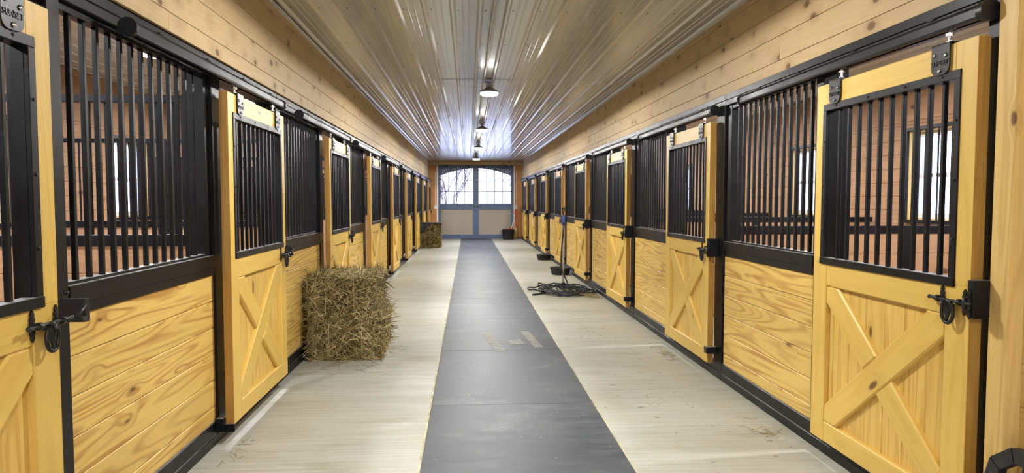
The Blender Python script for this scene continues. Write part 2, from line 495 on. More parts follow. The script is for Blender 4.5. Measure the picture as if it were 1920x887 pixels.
sc = MB()                          # screw heads, rows every four feet
y = -.4
while y < 20:
    x = XOL - .02
    while x < XR:
        if x > XL:
            sc.lathe([(.0005, -.005), (.006, -.004), (.0075, 0)], x + .075, y, 8)
            sc.v[-24:] = [(a, b, c + H_CEIL - .0005) for a, b, c in sc.v[-24:]]
        x += pitch
    y += 1.24
s_ = sc.build('screws', M['iron'], ceil); s_['kind'] = 'stuff'
for nm, plane, side in (('trim_1', XL, 1), ('trim_2', XR, -1)):
    m = MB(); a, b = sorted((plane + side * .0005, plane + side * .022)); m.box(a, b, -3, Y_END, H_CEIL - .030, H_CEIL - .020, 1, c=.003)
    a, b = sorted((plane + side * .0005, plane + side * .006)); m.box(a, b, -3, Y_END, H_CEIL - .045, H_CEIL - .022, 1)
    struct(m.build(nm, M['ceil']))

# outer walls with windows
winR = [(7.45 + BAY * j) for j in range(-2, 7)]
winL = [(9.85 + BAY * j) for j in range(-3, 6)]
WZ0, WZ1 = 1.28, 2.35
win_i = [0]
proto_win = None
def make_window(nm):
    """window unit in the outer wall, faces +y into the stall, width WW"""
    r = empty(nm); r['kind'] = 'structure'; hw = .55
    m = MB()                                    # pine reveal lining + white sash frame
    for x0, x1, z0, z1 in ((-hw, -hw + .02, WZ0, WZ1), (hw - .02, hw, WZ0, WZ1)): m.box(x0, x1, -.16, .0, z0, z1, 2)
    m.box(-hw, hw, -.16, 0, WZ1 - .02, WZ1, 0); m.box(-hw, hw, -.16, 0, WZ0, WZ0 + .02, 0)
    m.build('window_reveal', M['near_wood'], r)
    m = MB(); a = hw - .02; z0, z1 = WZ0 + .02, WZ1 - .02
    for q in (-1, 1):
        x0, x1 = sorted((q * a, q * (a - .055))); m.box(x0, x1, -.15, -.09, z0, z1, c=.004)
    m.box(-a, a, -.15, -.09, z1 - .055, z1, c=.004); m.box(-a, a, -.15, -.09, z0, z0 + .06, c=.004)
    m.box(-a, a, -.14, -.10, (z0 + z1) / 2 - .03, (z0 + z1) / 2 + .02, c=.004)
    m.build('window_frame', M['white'], r)
    m = MB(); m.box(-a + .05, a - .05, -.124, -.118, z0 + .05, z1 - .05); m.build('pane', M['glass'], r)
    g = MB(); hb = hw + .02
    g.box(-hb, hb, .002, .032, WZ1 - .005, WZ1 + .035, c=.003); g.box(-hb, hb, .002, .032, WZ0 - .035, WZ0 + .005, c=.003)
    for q in (-1, 1):
        x0, x1 = sorted((q * hb, q * (hb - .03))); g.box(x0, x1, .002, .032, WZ0, WZ1, c=.003)
    go = g.build('window_grille', M['black'], r)
    b = MB(); b.box(-.008, .008, -.008, .008, WZ0, WZ1, c=.002); bm_ = b.mesh('bar', M['black'])
    for i in range(9): place('bar', bm_, go, (-.44 + .11 * i, .017, 0))
    return r
idx = 1
for side, cs, xo, rz in ((1, winR, XOR, PI / 2), (-1, winL, XOL, -PI / 2)):
    holes = []
    for c in cs:
        holes.append((c - .55, c + .55, WZ0, WZ1))
        if proto_win is None: w = proto_win = make_window('window_%d' % idx)
        else: w = copy_tree(proto_win); w.name = 'window_%d' % idx
        # local +y must face the aisle
        w.location = (xo, c, 0); w.rotation_euler = (0, 0, rz)
        idx += 1
    m = MB()
    plank_run(m, xo, -side, Y_BACK, Y_END, 0.02, WZ1 + .12, .172, .02, holes)
    plank_run(m, xo, -side, Y_BACK, Y_END, WZ1 + .12, H_CEIL, .7, WZ1 + .12, ())
    a, b = sorted((xo + side * .0205, xo + side * .16)); wall_solid(m, a, b, Y_BACK, Y_END, 0, H_CEIL, holes, 1)
    m.box(*sorted((xo - side * .03, xo - side * .0)), Y_BACK, Y_END, H_CEIL - .09, H_CEIL - .03, 1, 0, .004)
    struct(m.build('wall_outer_' + ('right' if side > 0 else 'left'), [M['stall_wood'], M['backing']]))

# end wall with opening for the double door
DX0, DX1, DZ = -1.165, 1.807, 2.93
m = MB()
for a0, a1, z0, z1 in ((XOL, DX0, 0.02, H_CEIL), (DX1, XOR, .02, H_CEIL), (DX0, DX1, DZ, H_CEIL)):
    plank_run(m, Y_END, -1, a0, a1, z0, z1, .211, .02, axis='x')
    m.box(a0, a1, Y_END + .0205, Y_END + .16, z0 - .02, z1, 0, 1)
struct(m.build('wall_back', [M['end_wood'], M['backing']]))
m = MB()
m.box(DX0 - .09, DX0 - .012, Y_END - .03, Y_END - .001, 0, DZ + .0, 2, c=.003); m.box(DX1 + .012, DX1 + .09, Y_END - .03, Y_END - .001, 0, DZ, 2, c=.003)
m.box(DX0 - .40, DX1 + .37, Y_END - .035, Y_END - .001, DZ, DZ + .135, 0, c=.003)
struct(m.build('trim_3', M['wall_wood']))
m = MB(); m.box(DX0 - .075, DX0 - .02, Y_END - .042, Y_END - .031, 0.2, DZ - .05, 2, c=.003); m.box(DX1 + .02, DX1 + .075, Y_END - .042, Y_END - .031, .2, DZ - .05, 2, c=.003)
struct(m.build('trim_4', M['white']))
# wall behind the camera (with daylight doorway) closes the aisle
m = MB(); plank_run(m, Y_BACK, 1, XOL, XOR, 2.9, H_CEIL, .2, 2.9, axis='x')
plank_run(m, Y_BACK, 1, XOL, -1.2, .02, 2.9, .2, .02, axis='x'); plank_run(m, Y_BACK, 1, 1.8, XOR, .02, 2.9, .2, .02, axis='x')
m.box(XOL, -1.2, Y_BACK - .15, Y_BACK - .0205, 0, 2.9, 0, 1); m.box(1.8, XOR, Y_BACK - .15, Y_BACK - .0205, 0, 2.9, 0, 1); m.box(XOL, XOR, Y_BACK - .15, Y_BACK - .0205, 2.9, H_CEIL, 0, 1)
struct(m.build('wall_front', [M['near_wood'], M['backing']]))

# double door leaves
def leaf(nm, x0, x1, outer):
    """outer = -1: arch springs on the left side"""
    r = empty(nm, (0, 0, 0)); r['kind'] = 'structure'
    y0, y1 = Y_END - .028, Y_END + .03
    gx0, gx1 = x0 + .085, x1 - .085
    if outer < 0: gx1 = x1 - .115
    else: gx0 = x0 + .115
    cxm = (DX0 + DX1) / 2
    def arch(x):
        t = abs(x - cxm) / (cxm - (DX0 + .08)); return 2.81 - .305 * t ** 1.85
    m = MB()
    m.box(x0, gx0, y0, y1, .003, DZ - .01, 2, c=.003); m.box(gx1, x1, y0, y1, .003, DZ - .01, 2, c=.003)
    if outer < 0: m.box(x1 - .02, x1 + .03, y1, y1 + .02, .003, DZ - .01, 2)
    m.box(gx0, gx1, y0, y1, .003, .156, 0); m.box(gx0, gx1, y0, y1, 1.16, 1.392, 0)
    n = 18
    for i in range(n):                                       # header with curved underside
        a = gx0 + (gx1 - gx0) * i / n; b = gx0 + (gx1 - gx0) * (i + 1) / n
        za, zb = arch(a), arch(b)
        vs = [(a, y0, za), (b, y0, zb), (b, y0, DZ - .01), (a, y0, DZ - .01), (a, y1, za), (b, y1, zb), (b, y1, DZ - .01), (a, y1, DZ - .01)]
        m.add(vs, [(0, 1, 2, 3), (7, 6, 5, 4), (0, 4, 5, 1), (3, 2, 6, 7)], 0)
    m.build('door_frame', M['blue'], r)
    m = MB(); m.box(gx0 - .01, gx1 + .01, Y_END - .004, Y_END + .02, .15, 1.165); m.build('lower_panel', M['tan'], r)
    m = MB()
    for i in range(1, 4):
        x = gx0 + (gx1 - gx0) * i / 4; m.box(x - .017, x + .017, y0 + .012, y1 - .012, 1.392, arch(x) + .01, 2)
    for z in (1.875, 2.335): m.box(gx0, gx1, y0 + .014, y1 - .014, z - .015, z + .015, 0)
    m.build('muntins', M['blue'], r)
    m = MB(); m.box(gx0, gx1, Y_END - .002, Y_END + .003, 1.39, 2.79); m.build('pane', M['glass'], r)
    hx = x1 - .055 if outer < 0 else x0 + .055
    m = MB()
    for s in (-1, 1): m.box(hx + s * .020 - .013, hx + s * .020 + .013, y0 - .02, y0 - .0, 1.235, 1.32, 2, c=.003)
    m.box(hx - .033, hx + .033, y0 - .012, y0 - .0, 1.262, 1.292, 0, c=.003)
    m.build('door_handle', M['iron'], r)
    m = MB()
    for q in (.22, .80):
        xx = x0 + (x1 - x0) * q; m.lathe([(.0005, 0), (.035, 0), (.035, .012), (.0005, .012)], 0, 0, 14)
        m.v[-56:] = [(a + xx, y0 - c, b + DZ - .055) for a, b, c in m.v[-56:]]
    m.build('bolt_cover', M['iron'], r)
    m = MB()                                                 # sun glints above the arch modelled as pale curls, shrinking towards the middle
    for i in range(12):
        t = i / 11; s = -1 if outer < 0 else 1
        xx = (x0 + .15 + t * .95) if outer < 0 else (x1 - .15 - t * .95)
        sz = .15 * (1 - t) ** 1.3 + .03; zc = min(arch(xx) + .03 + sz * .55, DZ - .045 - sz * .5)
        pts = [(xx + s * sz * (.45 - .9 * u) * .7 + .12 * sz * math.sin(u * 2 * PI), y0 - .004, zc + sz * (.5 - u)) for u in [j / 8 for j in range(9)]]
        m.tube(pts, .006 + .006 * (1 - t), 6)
    m.build('sun_glint_curls', M['white'], r)
    return r
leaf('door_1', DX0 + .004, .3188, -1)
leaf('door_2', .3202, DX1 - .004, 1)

# rubber mats
names = ['nearest', 'second nearest', 'third nearest', 'fourth nearest', 'fifth', 'sixth', 'seventh', 'eighth', 'ninth', 'tenth', 'eleventh', 'twelfth', 'thirteenth', 'fourteenth', 'fifteenth']
y = 4.958 - 1.829 * 2; mp = None; i = 0
while y < Y_END - .3:
    L = min(1.829, Y_END - .06 - y)
    if mp is None or L < 1.8:
        m = MB(); m.box(-.597, .597, .003, L - .003, .0005, .012, 0, c=.003); o = m.build('rubber_mat', M['mat'])
        mp = mp or o
    else: o = mp.copy(); COL.objects.link(o)
    o.location = (.325 + R(-.003, .003), y, 0)
    if y > 3.0:
        pos = ['nearest to the camera', 'second from the camera, just past the nearest seam', 'third from the camera, with pale tape strips on it'][i] if i < 3 else '%s from the camera' % names[i].replace('fourth nearest', 'fourth')
        if y + L > Y_END - .5: pos = 'farthest, against the blue doors'
        i += 1
    else: pos = 'underfoot in front of the camera, below the frame'
    tag(o, 'dark grey rubber aisle mat, %s' % pos, 'mat', 'rubber mats down the aisle')
    y += 1.829
m = MB(); m.box(-.287, -.273, 1.3, Y_END - .1, .0003, .005, 1); m.box(.923, .938, 1.3, Y_END - .1, .0003, .005, 1)
struct(m.build('trim_5', M['gapstrip']))
def decal(name, pts, label, z=.0125):
    m = MB(); c = Vector((sum(p[0] for p in pts) / len(pts), sum(p[1] for p in pts) / len(pts)))
    n = len(pts); vs = [(p[0] - c.x, p[1] - c.y, 0) for p in pts] + [(p[0] - c.x, p[1] - c.y, .0012) for p in pts]
    m.add(vs, [list(range(n)), list(range(n, 2 * n))] + [[i, (i + 1) % n, n + (i + 1) % n, n + i] for i in range(n)])
    return tag(m.build(name, M['tape'], None, (c.x, c.y, z)), label, 'tape', 'tape strips on the rubber mat')
decal('tape_strip', [(.15, 7.70), (.25, 7.72), (.375, 6.75), (.275, 6.72)], 'pale grey worn tape strip on the dark rubber mat, left and brightest one')
decal('tape_strip', [(.42, 7.25), (.56, 7.33), (.60, 7.05), (.44, 7.02)], 'short pale scuffed tape patch in the middle of the dark rubber mat')
decal('tape_strip', [(.59, 7.76), (.69, 7.76), (.77, 6.86), (.68, 6.86)], 'faint grey tape strip near the right edge of the rubber mat')

# ------------------------------------------------------------------ doors
DW, DZ0, DZ1 = 1.267, .116, 2.177
def make_door():
    """local x from latch edge, +y towards the aisle, front face y=0"""
    r = empty('stall_door')
    T = .052; st = .143; c = .003
    gz0, gz1 = 1.148, 2.062; gx0, gx1 = .088, 1.190
    m = MB()
    m.prism([(0, DZ0), (st, DZ0), (st, DZ1), (0, DZ1)], -T, 0, c, (0, 1)); m.prism([(DW - st, DZ0), (DW, DZ0), (DW, DZ1), (DW - st, DZ1)], -T, 0, c, (0, 1))
    m.build('stile', M['door_wood'], r)
    # split the stiles into two parts instead: second object
    m = MB(); m.prism([(st + .0005, DZ0), (DW - st - .0005, DZ0), (DW - st - .0005, .235), (st + .0005, .235)], -T, 0, .006, (1, 0))
    m.build('bottom_rail', M['door_wood'], r)
    m = MB(); m.prism([(st + .0005, 1.022), (DW - st - .0005, 1.022), (DW - st - .0005, 1.155), (st + .0005, 1.155)], -T, 0, .006, (1, 0))
    m.build('middle_rail', M['door_wood'], r)
    m = MB(); m.prism([(.124, 2.027), (1.154, 2.027), (1.154, DZ1), (.124, DZ1)], -T, 0, c, (1, 0))
    m.build('top_rail', M['door_wood'], r)
    m = MB(); m.box(-.0015, .0006, -T, -.001, DZ0 + .002, DZ1 - .002, 2); m.box(DW - .0006, DW + .0015, -T, -.001, DZ0 + .002, DZ1 - .002, 2)
    m.build('laminated_edge', M['edge_wood'], r)
    m = MB(); x = st - .01; k = 0
    while x < DW - st:
        w = .158; x1 = min(x + w, DW - st + .01); m.box(x + .001, x1 - .001, -T + .004, -.028, .20, 1.04, 2, c=.0045); x = x1
    m.build('infill_boards', M['infill_wood'], r)
    # cross brace: unbroken board rises to the latch side
    x0, x1, z0, z1 = st, DW - st, .235, 1.022
    rect = [(x0, z0), (x1, z0), (x1, z1), (x0, z1)]
    def strip(pa, pb, hw):
        d = Vector((pb[0] - pa[0], pb[1] - pa[1])).normalized(); n = Vector((-d.y, d.x)); c0 = n.x * pa[0] + n.y * pa[1]
        return d, n, c0
    hw = .074
    d1, n1, c1 = strip((x1, z0), (x0, z1), hw)
    A = clip(clip(rect, n1.x, n1.y, c1 + hw), -n1.x, -n1.y, -(c1 - hw))
    d2, n2, c2 = strip((x0, z0), (x1, z1), hw)
    B = clip(clip(rect, n2.x, n2.y, c2 + hw), -n2.x, -n2.y, -(c2 - hw))
    m = MB(); m.prism(A, -.03, -.0015, .008, d1); m.build('brace', M['door_wood'], r)
    for s in (1, -1):
        P = clip(B, -s * n1.x, -s * n1.y, -s * c1 - hw - .0005)
        m = MB(); m.prism(P, -.03, -.0025, .008, d2); m.build('brace', M['door_wood'], r)
    # grille
    g = MB(); fw = .038
    g.box(gx0, gx1, -.012, .006, gz1 - fw, gz1, 0, c=.002); g.box(gx0, gx1, -.045, .010, gz0, gz0 + fw, 0, c=.002)
    g.box(gx0, gx0 + fw, -.012, .006, gz0 + fw, gz1 - fw, 2, c=.002); g.box(gx1 - fw, gx1, -.012, .006, gz0 + fw, gz1 - fw, 2, c=.002)
    for x in (.2, .45, .75, 1.05): g.lathe([(.0005, .0), (.006, 0), (.006, .004), (.0005, .004)], 0, 0, 8); g.v[-32:] = [(a + x, .009 - cc, b + gz1 - .018) for a, b, cc in g.v[-32:]]
    for z in (1.35, 1.6, 1.85):
        for x in (gx0 + .018, gx1 - .018): g.lathe([(.0005, .0), (.006, 0), (.006, .004), (.0005, .004)], 0, 0, 8); g.v[-32:] = [(a + x, .009 - cc, b + z) for a, b, cc in g.v[-32:]]
    # inner lining of the opening
    g.box(gx0 + fw - .004, gx0 + fw, -T, -.012, gz0 + fw, gz1 - fw, 2); g.box(gx1 - fw, gx1 - fw + .004, -T, -.012, gz0 + fw, gz1 - fw, 2)
    g.box(gx0 + fw, gx1 - fw, -T, -.012, gz1 - fw, gz1 - fw + .004, 0)
    go = g.build('grille', M['black'], r)
    b = MB(); b.box(-.0095, .0095, -.0095, .0095, gz0 + fw, gz1 - fw, 2, c=.002); bm_ = b.mesh('bar', M['black'])
    n = 10; sp = (gx1 - gx0 - 2 * fw) / (n + 1)
    for i in range(n): place('bar', bm_, go, (gx0 + fw + sp * (i + 1), -.026, 0))
    # hanger straps, bolts, trolleys
    for x in (.207, 1.063):
        m = MB(); hw = .057; zt = DZ1 + .012; zb = 2.055; rr = .035
        poly = [(x - hw, zt), (x - hw, zb + rr)]
        for a in range(1, 6): t = PI + PI / 2 * a / 6; poly.append((x - hw + rr + rr * math.cos(t), zb + rr + rr * math.sin(t)))
        poly += [(x - hw + rr, zb), (x + hw - rr, zb)]
        for a in range(1, 6): t = -PI / 2 + PI / 2 * a / 6; poly.append((x + hw - rr + rr * math.cos(t), zb + rr + rr * math.sin(t)))
        poly += [(x + hw, zb + rr), (x + hw, zt)]
        m.prism(poly, .0062, .0125, .001)
        m.box(x - hw, x + hw, -T, .0125, DZ1 + .001, DZ1 + .012, 0, c=.002)
        h = m.build('hanger_strap', M['iron'], r)
        bo = MB()
        for bx, bz in ((x - .035, 2.135), (x + .035, 2.145), (x, 2.072)):
            bo.lathe([(.0005, .0), (.0085, 0), (.0085, .006), (.0005, .006)], 0, 0, 6); bo.v[-24:] = [(a + bx, .0185 - cc, b + bz) for a, b, cc in bo.v[-24:]]
        bo.build('strap_bolt', M['zinc'], h)
        text_mesh(None, 'SUNSET', .030, .0022, (x, .0135, 2.105), M['iron'], h)
        m = MB(); m.tube([(x, -.028, DZ1), (x, -.028, 2.275)], .007, 10); m.lathe([(.0005, 2.222), (.016, 2.222), (.016, 2.234), (.0005, 2.234)], x, -.028, 6, smooth=False)
        m.lathe([(.0005, DZ1 + .013), (.014, DZ1 + .013), (.014, DZ1 + .024), (.0005, DZ1 + .024)], x, -.028, 6, smooth=False)
        m.box(x - .03, x + .03, -.038, -.018, 2.246, 2.26, 0, c=.003)
        m.build('roller_bolt', M['zinc'], r)
    # latch: sliding bolt in two spear-ended brackets, ring pull plate below
    la = empty('latch'); la.parent = r
    zr = 1.092
    def spear(xc, s=1.):
        pts = [(0, .055), (.006, .047), (.010, .040), (.006, .033), (.014, .024), (.010, .014), (.014, .004)]
        full = [(xc + a * s, zr + b) for a, b in pts] + [(xc + a * s, zr - b) for a, b in pts[::-1]] + [(xc - a * s, zr - b) for a, b in pts] + [(xc - a * s, zr + b) for a, b in pts[::-1]]
        return full
    m = MB()
    for xc in (.022, .155):
        f_ = spear(xc); n = len(f_); vs = [(a, .0008, b) for a, b in f_] + [(a, .007, b) for a, b in f_] + [(xc, .0095, zr)]
        m.add(vs, [[i, (i + 1) % n, n + (i + 1) % n, n + i] for i in range(n)] + [[n + i, n + (i + 1) % n, 2 * n] for i in range(n)])
        m.tube([(xc - .016, .006, zr), (xc - .012, .03, zr), (xc, .042, zr), (xc + .012, .03, zr), (xc + .016, .006, zr)], .006, 8)
        m.tube([(xc - .008, .026, zr), (xc + .008, .026, zr)], .014, 12)
    m.build('latch_bracket', M['iron'], la)
    m = MB(); m.tube([(-.040, .026, zr), (.205, .026, zr)], .0065, 10); m.sphere((.207, .026, zr), .009, 8)
    m.tube([(.1, .026, zr), (.1, .045, zr - .004), (.1, .05, zr - .02)], .006, 8); m.build('bolt_rod', M['iron'], la)
    m = MB(); rx, rz = .034, .047; zc = zr - .05; ring = [(.088 + rx * math.cos(t), .03, zc + rz * math.sin(t)) for t in [2 * PI * i / 28 for i in range(28)]]
    m.tube(ring, .0075, 8, closed=True)
    for s_ in (-1, 1): m.tube([(.088 + s_ * .006, .028, zc + .042), (.088 + s_ * .018, .03, zc + .01), (.088 + s_ * .004, .03, zc - .02), (.088, .03, zc - .043)], .0055, 7)
    m.tube([(.088, .028, zc + .035), (.088, .03, zc - .035)], .0045, 7)
    m.tube([(.088, 0, zc + .028), (.088, .028, zc + .042)], .006, 7)
    m.build('ring_pull', M['iron'], la)
    return r
proto_door = make_door()
# one mesh holding both stiles is split so that each stile is a part
for o in [c for c in proto_door.children if c.name.startswith('stile')]:
    bpy.data.objects.remove(o)
for a, b in ((0, .143), (DW - .143, DW)):
    m = MB(); m.prism([(a, DZ0), (b, DZ0), (b, 1.155), (a, 1.155)], -.052, 0, .003, (0, 1))
    a2, b2 = (a, .1235) if a == 0 else (1.1545, b)
    m.prism([(a2, 1.1552), (b2, 1.1552), (b2, DZ1), (a2, DZ1)], -.052, 0, .0008, (0, 1)); m.build('stile', M['door_wood'], proto_door)

ORD = ['nearest', 'second', 'third', 'fourth', 'fifth', 'sixth', 'seventh', 'eighth', 'ninth']
def nth(k, n):
    if k == 0: return 'nearest the camera'
    if k == n - 1: return 'farthest, by the end wall'
    return '%s from the camera' % ORD[k]
first = True
doorsR, doorsL = [], []
for side, n in (('right', NR), ('left', NL)):
    for k in range(n):
        d = proto_door if first else copy_tree(proto_door); first = False
        if side == 'right': d.location = (XDR, R0 + BAY * k, 0); d.rotation_euler = (0, 0, PI / 2)
        else: d.location = (XDL, L0 + BAY * k, 0); d.rotation_euler = (0, 0, -PI / 2)
        tag(d, 'pine X-braced sliding stall door, %s row, %s' % (side, nth(k, n)), 'door', 'sliding stall doors of the %s row' % side)

# ------------------------------------------------------------------ stall fronts
def make_front(side):
    r = empty('stall_front'); ZR = 1.175; ZH = 2.292
    if side == 'right': px0, px1 = 1.41, 2.89; H0, H1 = -.158, BAY - .158; posts = ((-.140, .040), (1.33, 1.409)); s0, s1 = .045, .085
    else: px0, px1 = 1.231, 2.784; H0, H1 = -.178, BAY - .178; posts = ((1.08, 1.230), (2.785, 2.870)); s0, s1 = .075, .03
    for a, b in posts:
        m = MB(); m.box(a, b, -.155, 0, .0, 2.384, 2, c=.004); m.build('post', M['black'], r)
    m = MB(); m.box(H0, H1, -.09, -.001, 0, .143 - .002, 0, c=.004); m.box(H0, H1, -.0985, .006, 0, .062, 0, c=.004); m.build('base_rail', M['black'], r)
    m = MB(); m.box(H0, H1, -.14, .002, ZH, 2.384, 0, c=.003); m.box(H0, H1, -.02, .010, 2.335, 2.384, 0, c=.003); m.build('header', M['black'], r)
    m = MB(); m.box(px0, px1, -.10, .004, 1.098, ZR, 0, c=.003); m.box(px0, px1, -.10, 0, 1.055, 1.0985, 0, c=.002); m.build('middle_rail', M['black'], r)
    m = MB(); z = 1.055 - .165; zt = 1.055
    while zt > .15:
        zb = max(zt - .165, .141); m.box(px0 + .001, px1 - .001, -.055, -.012, zb + .0012, zt - .0012, 0, c=.0045); zt = zb
    m.build('plank_infill', M['panel_wood'], r)
    g = MB(); g.box(px0, px0 + s0, -.075, -.02, ZR, ZH, 2, c=.003); g.box(px1 - s1, px1, -.075, -.02, ZR, ZH, 2, c=.003)
    g.box(px0, px1, -.075, -.025, ZR, ZR + .012, 0); g.box(px0, px1, -.075, -.025, ZH - .03, ZH, 0)
    go = g.build('grille', M['black'], r)
    b = MB(); b.box(-.0105, .0105, -.0105, .0105, ZR + .01, ZH - .02, 2, c=.002); bm_ = b.mesh('bar', M['black'])
    a0, a1 = px0 + s0, px1 - s1; n = int(round((a1 - a0) / .1)) - 1
    for i in range(n): place('bar', bm_, go, (a0 + (a1 - a0) * (i + 1) / (n + 1), -.048, 0))
    # latch keeper
    if side == 'right':
        m = MB(); m.box(-.050, -.012, 0.0, .092, 1.035, 1.190, 2, c=.004)
        br = m.build('latch_box', M['black'], r)
        m = MB(); m.tube([(-.030, .092, 1.125), (-.030, .118, 1.118), (-.030, .121, 1.09), (-.030, .118, 1.07), (-.030, .092, 1.06)], .006, 8)
        f_ = [(-.070, .0), (-.062, .03), (-.066, .045), (-.058, .062), (-.050, .045), (-.054, .03), (-.044, 0), (-.054, -.03), (-.050, -.045), (-.058, -.062), (-.066, -.045), (-.062, -.03)]
        nn = len(f_); vs = [(a + .028, .0915, 1.092 + b_) for a, b_ in f_] + [(a + .028, .096, 1.092 + b_) for a, b_ in f_]
        m.add(vs, [list(range(nn)), list(range(nn, 2 * nn))] + [[i, (i + 1) % nn, nn + (i + 1) % nn, nn + i] for i in range(nn)])
        m.build('keeper_loop', M['iron'], br)
        m = MB(); m.box(-.050, -.010, .0, .095, .205, .262, 0, c=.004); m.box(-.012, .014, .0735, .095, .205, .262, 0, c=.003); m.build('door_guide', M['black'], r)
    else:
        kz = 1.092; u = -.215
        m = MB(); m.box(u + .0, u + .034, .0, .105, kz - .045, kz + .045, 2, c=.004)
        m.tube([(u + .032, .10, kz + .024), (u + .09, .132, kz + .024), (u + .155, .140, kz), (u + .09, .132, kz - .024), (u + .032, .10, kz - .024)], .0065, 8); m.box(u - .03, u + .036, .0, .008, kz - .06, kz + .06, 2, c=.002)
        m.sphere((u + .005, .02, kz + .065), .010, 8); m.build('keeper_loop', M['iron'], r)
        m = MB(); m.box(1.225, 1.285, .0, .05, .075, .16, 0, c=.004); m.box(1.272, 1.285, .05, .115, .075, .125, 0, c=.003); m.build('door_guide', M['black'], r)
    return r
for side, n in (('right', NR), ('left', NL)):
    p = make_front(side)
    for k in range(n):
        d = p if k == 0 else copy_tree(p)
        if side == 'right': d.location = (XPR, R0 + BAY * k, 0); d.rotation_euler = (0, 0, PI / 2)
        else: d.location = (XPL, L0 + BAY * k, 0); d.rotation_euler = (0, 0, -PI / 2)
        if side == 'right': wh = ('%s beyond its door' % nth(k, n).replace(', by the end wall', ''))
        else: wh = ('beside the camera, outside the frame' if k == 0 else 'between the %s and %s doors' % ('first' if k == 1 else ORD[k - 1], ORD[k]))
        tag(d, 'fixed pine-and-bars stall front, %s row, %s' % (side, wh), 'stall front', 'stall fronts of the %s row' % side)

# door tracks
def make_track():
    r = empty('door_track'); L = 2.43
    m = MB()
    pr = [(-.010, .0), (-.028, .002), (-.031, .012), (-.031, .045), (-.024, .060), (-.010, .067), (.010, .067), (.024, .060), (.031, .045), (.031, .012), (.028, .002), (.010, 0), (.010, .006), (.025, .009), (.025, .044), (.019, .055), (.008, .061), (-.008, .061), (-.019, .055), (-.025, .044), (-.025, .009), (-.010, .006)]
    n = len(pr); vs = [(0, a, b) for a, b in pr] + [(L, a, b) for a, b in pr]
    m.add(vs, [[i, (i + 1) % n, n + (i + 1) % n, n + i] for i in range(n)], 0)
    for f_ in range(len(m.sm)): m.sm[f_] = False
    m.build('track_rail', M['black'], r)
    for x0, x1 in ((-.035, .0), (L, L + .02)):
        m = MB(); pts = []
        m.tube([(x0, 0, .030), (x1, 0, .030)], .043, 16); m.build('end_cap', M['iron'], r)
    m = MB()
    for x in (.3, .92, 1.54, 2.15): m.box(x - .022, x + .022, -.060, .02, .0665, .0745, 0, c=.002); m.box(x - .022, x + .022, -.062, -.05, .01, .0745, 0, c=.002)
    m.build('track_bracket', M['black'], r)
    return r
p = make_track(); first = True
for side, n in (('right', NR), ('left', NL)):
    for k in range(n):
        d = p if first else copy_tree(p); first = False
        if side == 'right': d.location = (XDR + .028, R0 + BAY * k + .01, 2.243); d.rotation_euler = (0, 0, PI / 2)
        else: d.location = (XDL - .028, L0 + BAY * k + .02, 2.243); d.rotation_euler = (0, 0, -PI / 2)
        tag(d, 'black steel door track, %s row, %s' % (side, nth(k, n)), 'track', 'door tracks of the %s row' % side)

# trim board at the near end of the right row
m = MB(); m.box(0, .09, 0, .098, 0, 2.75, 2, c=.003)
tag(m.build('corner_post', M['near_wood'], None, (2.10, 2.514, 0)), 'tall pale pine corner post at the far right edge beside the nearest right stall door', 'post')

# ------------------------------------------------------------------ partitions between stalls
def make_partition(grille, X0, X1):
    r = empty('stall_partition'); L = abs(X1 - X0)
    m = MB(); z = .04
    zt = 1.232
    while zt > .05:
        zb = max(zt - .172, .04); m.box(.01, L - .02, -.02, .02, zb + .001, zt - .001, 0, c=.003); zt = zb
    m.build('plank_infill', M['stall_wood'], r)
    m = MB(); m.box(0, L, -.03, .03, 1.233, 1.300, 0, c=.003); m.build('cap_rail', M['black'], r)
    m = MB(); m.box(0, L, -.03, .03, 0, .04, 0, c=.003); m.build('bottom_rail', M['black'], r)
    m = MB(); m.box(1.42, 1.50, -.032, .032, .04, 1.232, 2, c=.003); m.build('middle_post', M['black'], r)
    if grille:
        g = MB(); g.box(0, L, -.025, .025, 2.118, 2.163, 0, c=.003); g.box(0, .05, -.025, .025, 1.3, 2.12, 2, c=.003); g.box(L - .05, L, -.025, .025, 1.3, 2.12, 2, c=.003); g.box(1.44, 1.48, -.025, .025, 1.3, 2.12, 2, c=.003)
        go = g.build('grille', M['black'], r)
        b = MB(); b.box(-.008, .008, -.008, .008, 1.3, 2.12, 2, c=.002); bm_ = b.mesh('bar', M['black'])
        n = 29
        for i in range(1, n): place('bar', bm_, go, (L * i / n, 0, 0))
    return r
for side, n, g in (('right', NR + 0, False), ('left', NL, True)):
    if side == 'right': p = make_partition(g, XPR + .157, XOR - .034)
    else: p = make_partition(g, XPL - .157, XOL + .034)
    for k in range(n):
        d = p if k == 0 else copy_tree(p)
        if side == 'right': yy = R0 + BAY * k - .08; d.location = (XPR + .157, yy, 0); d.rotation_euler = (0, 0, 0)
        else: yy = L0 + BAY * k - 1.155; d.location = (XPL - .157, yy, 0); d.rotation_euler = (0, 0, PI)
        wh = nth(k, n) if k else ('closest to the camera')
        tag(d, ('low pine divider inside the right stalls, %s' if side == 'right' else 'barred pine divider inside the left stalls, %s') % wh, 'partition', 'stall dividers of the %s row' % side)

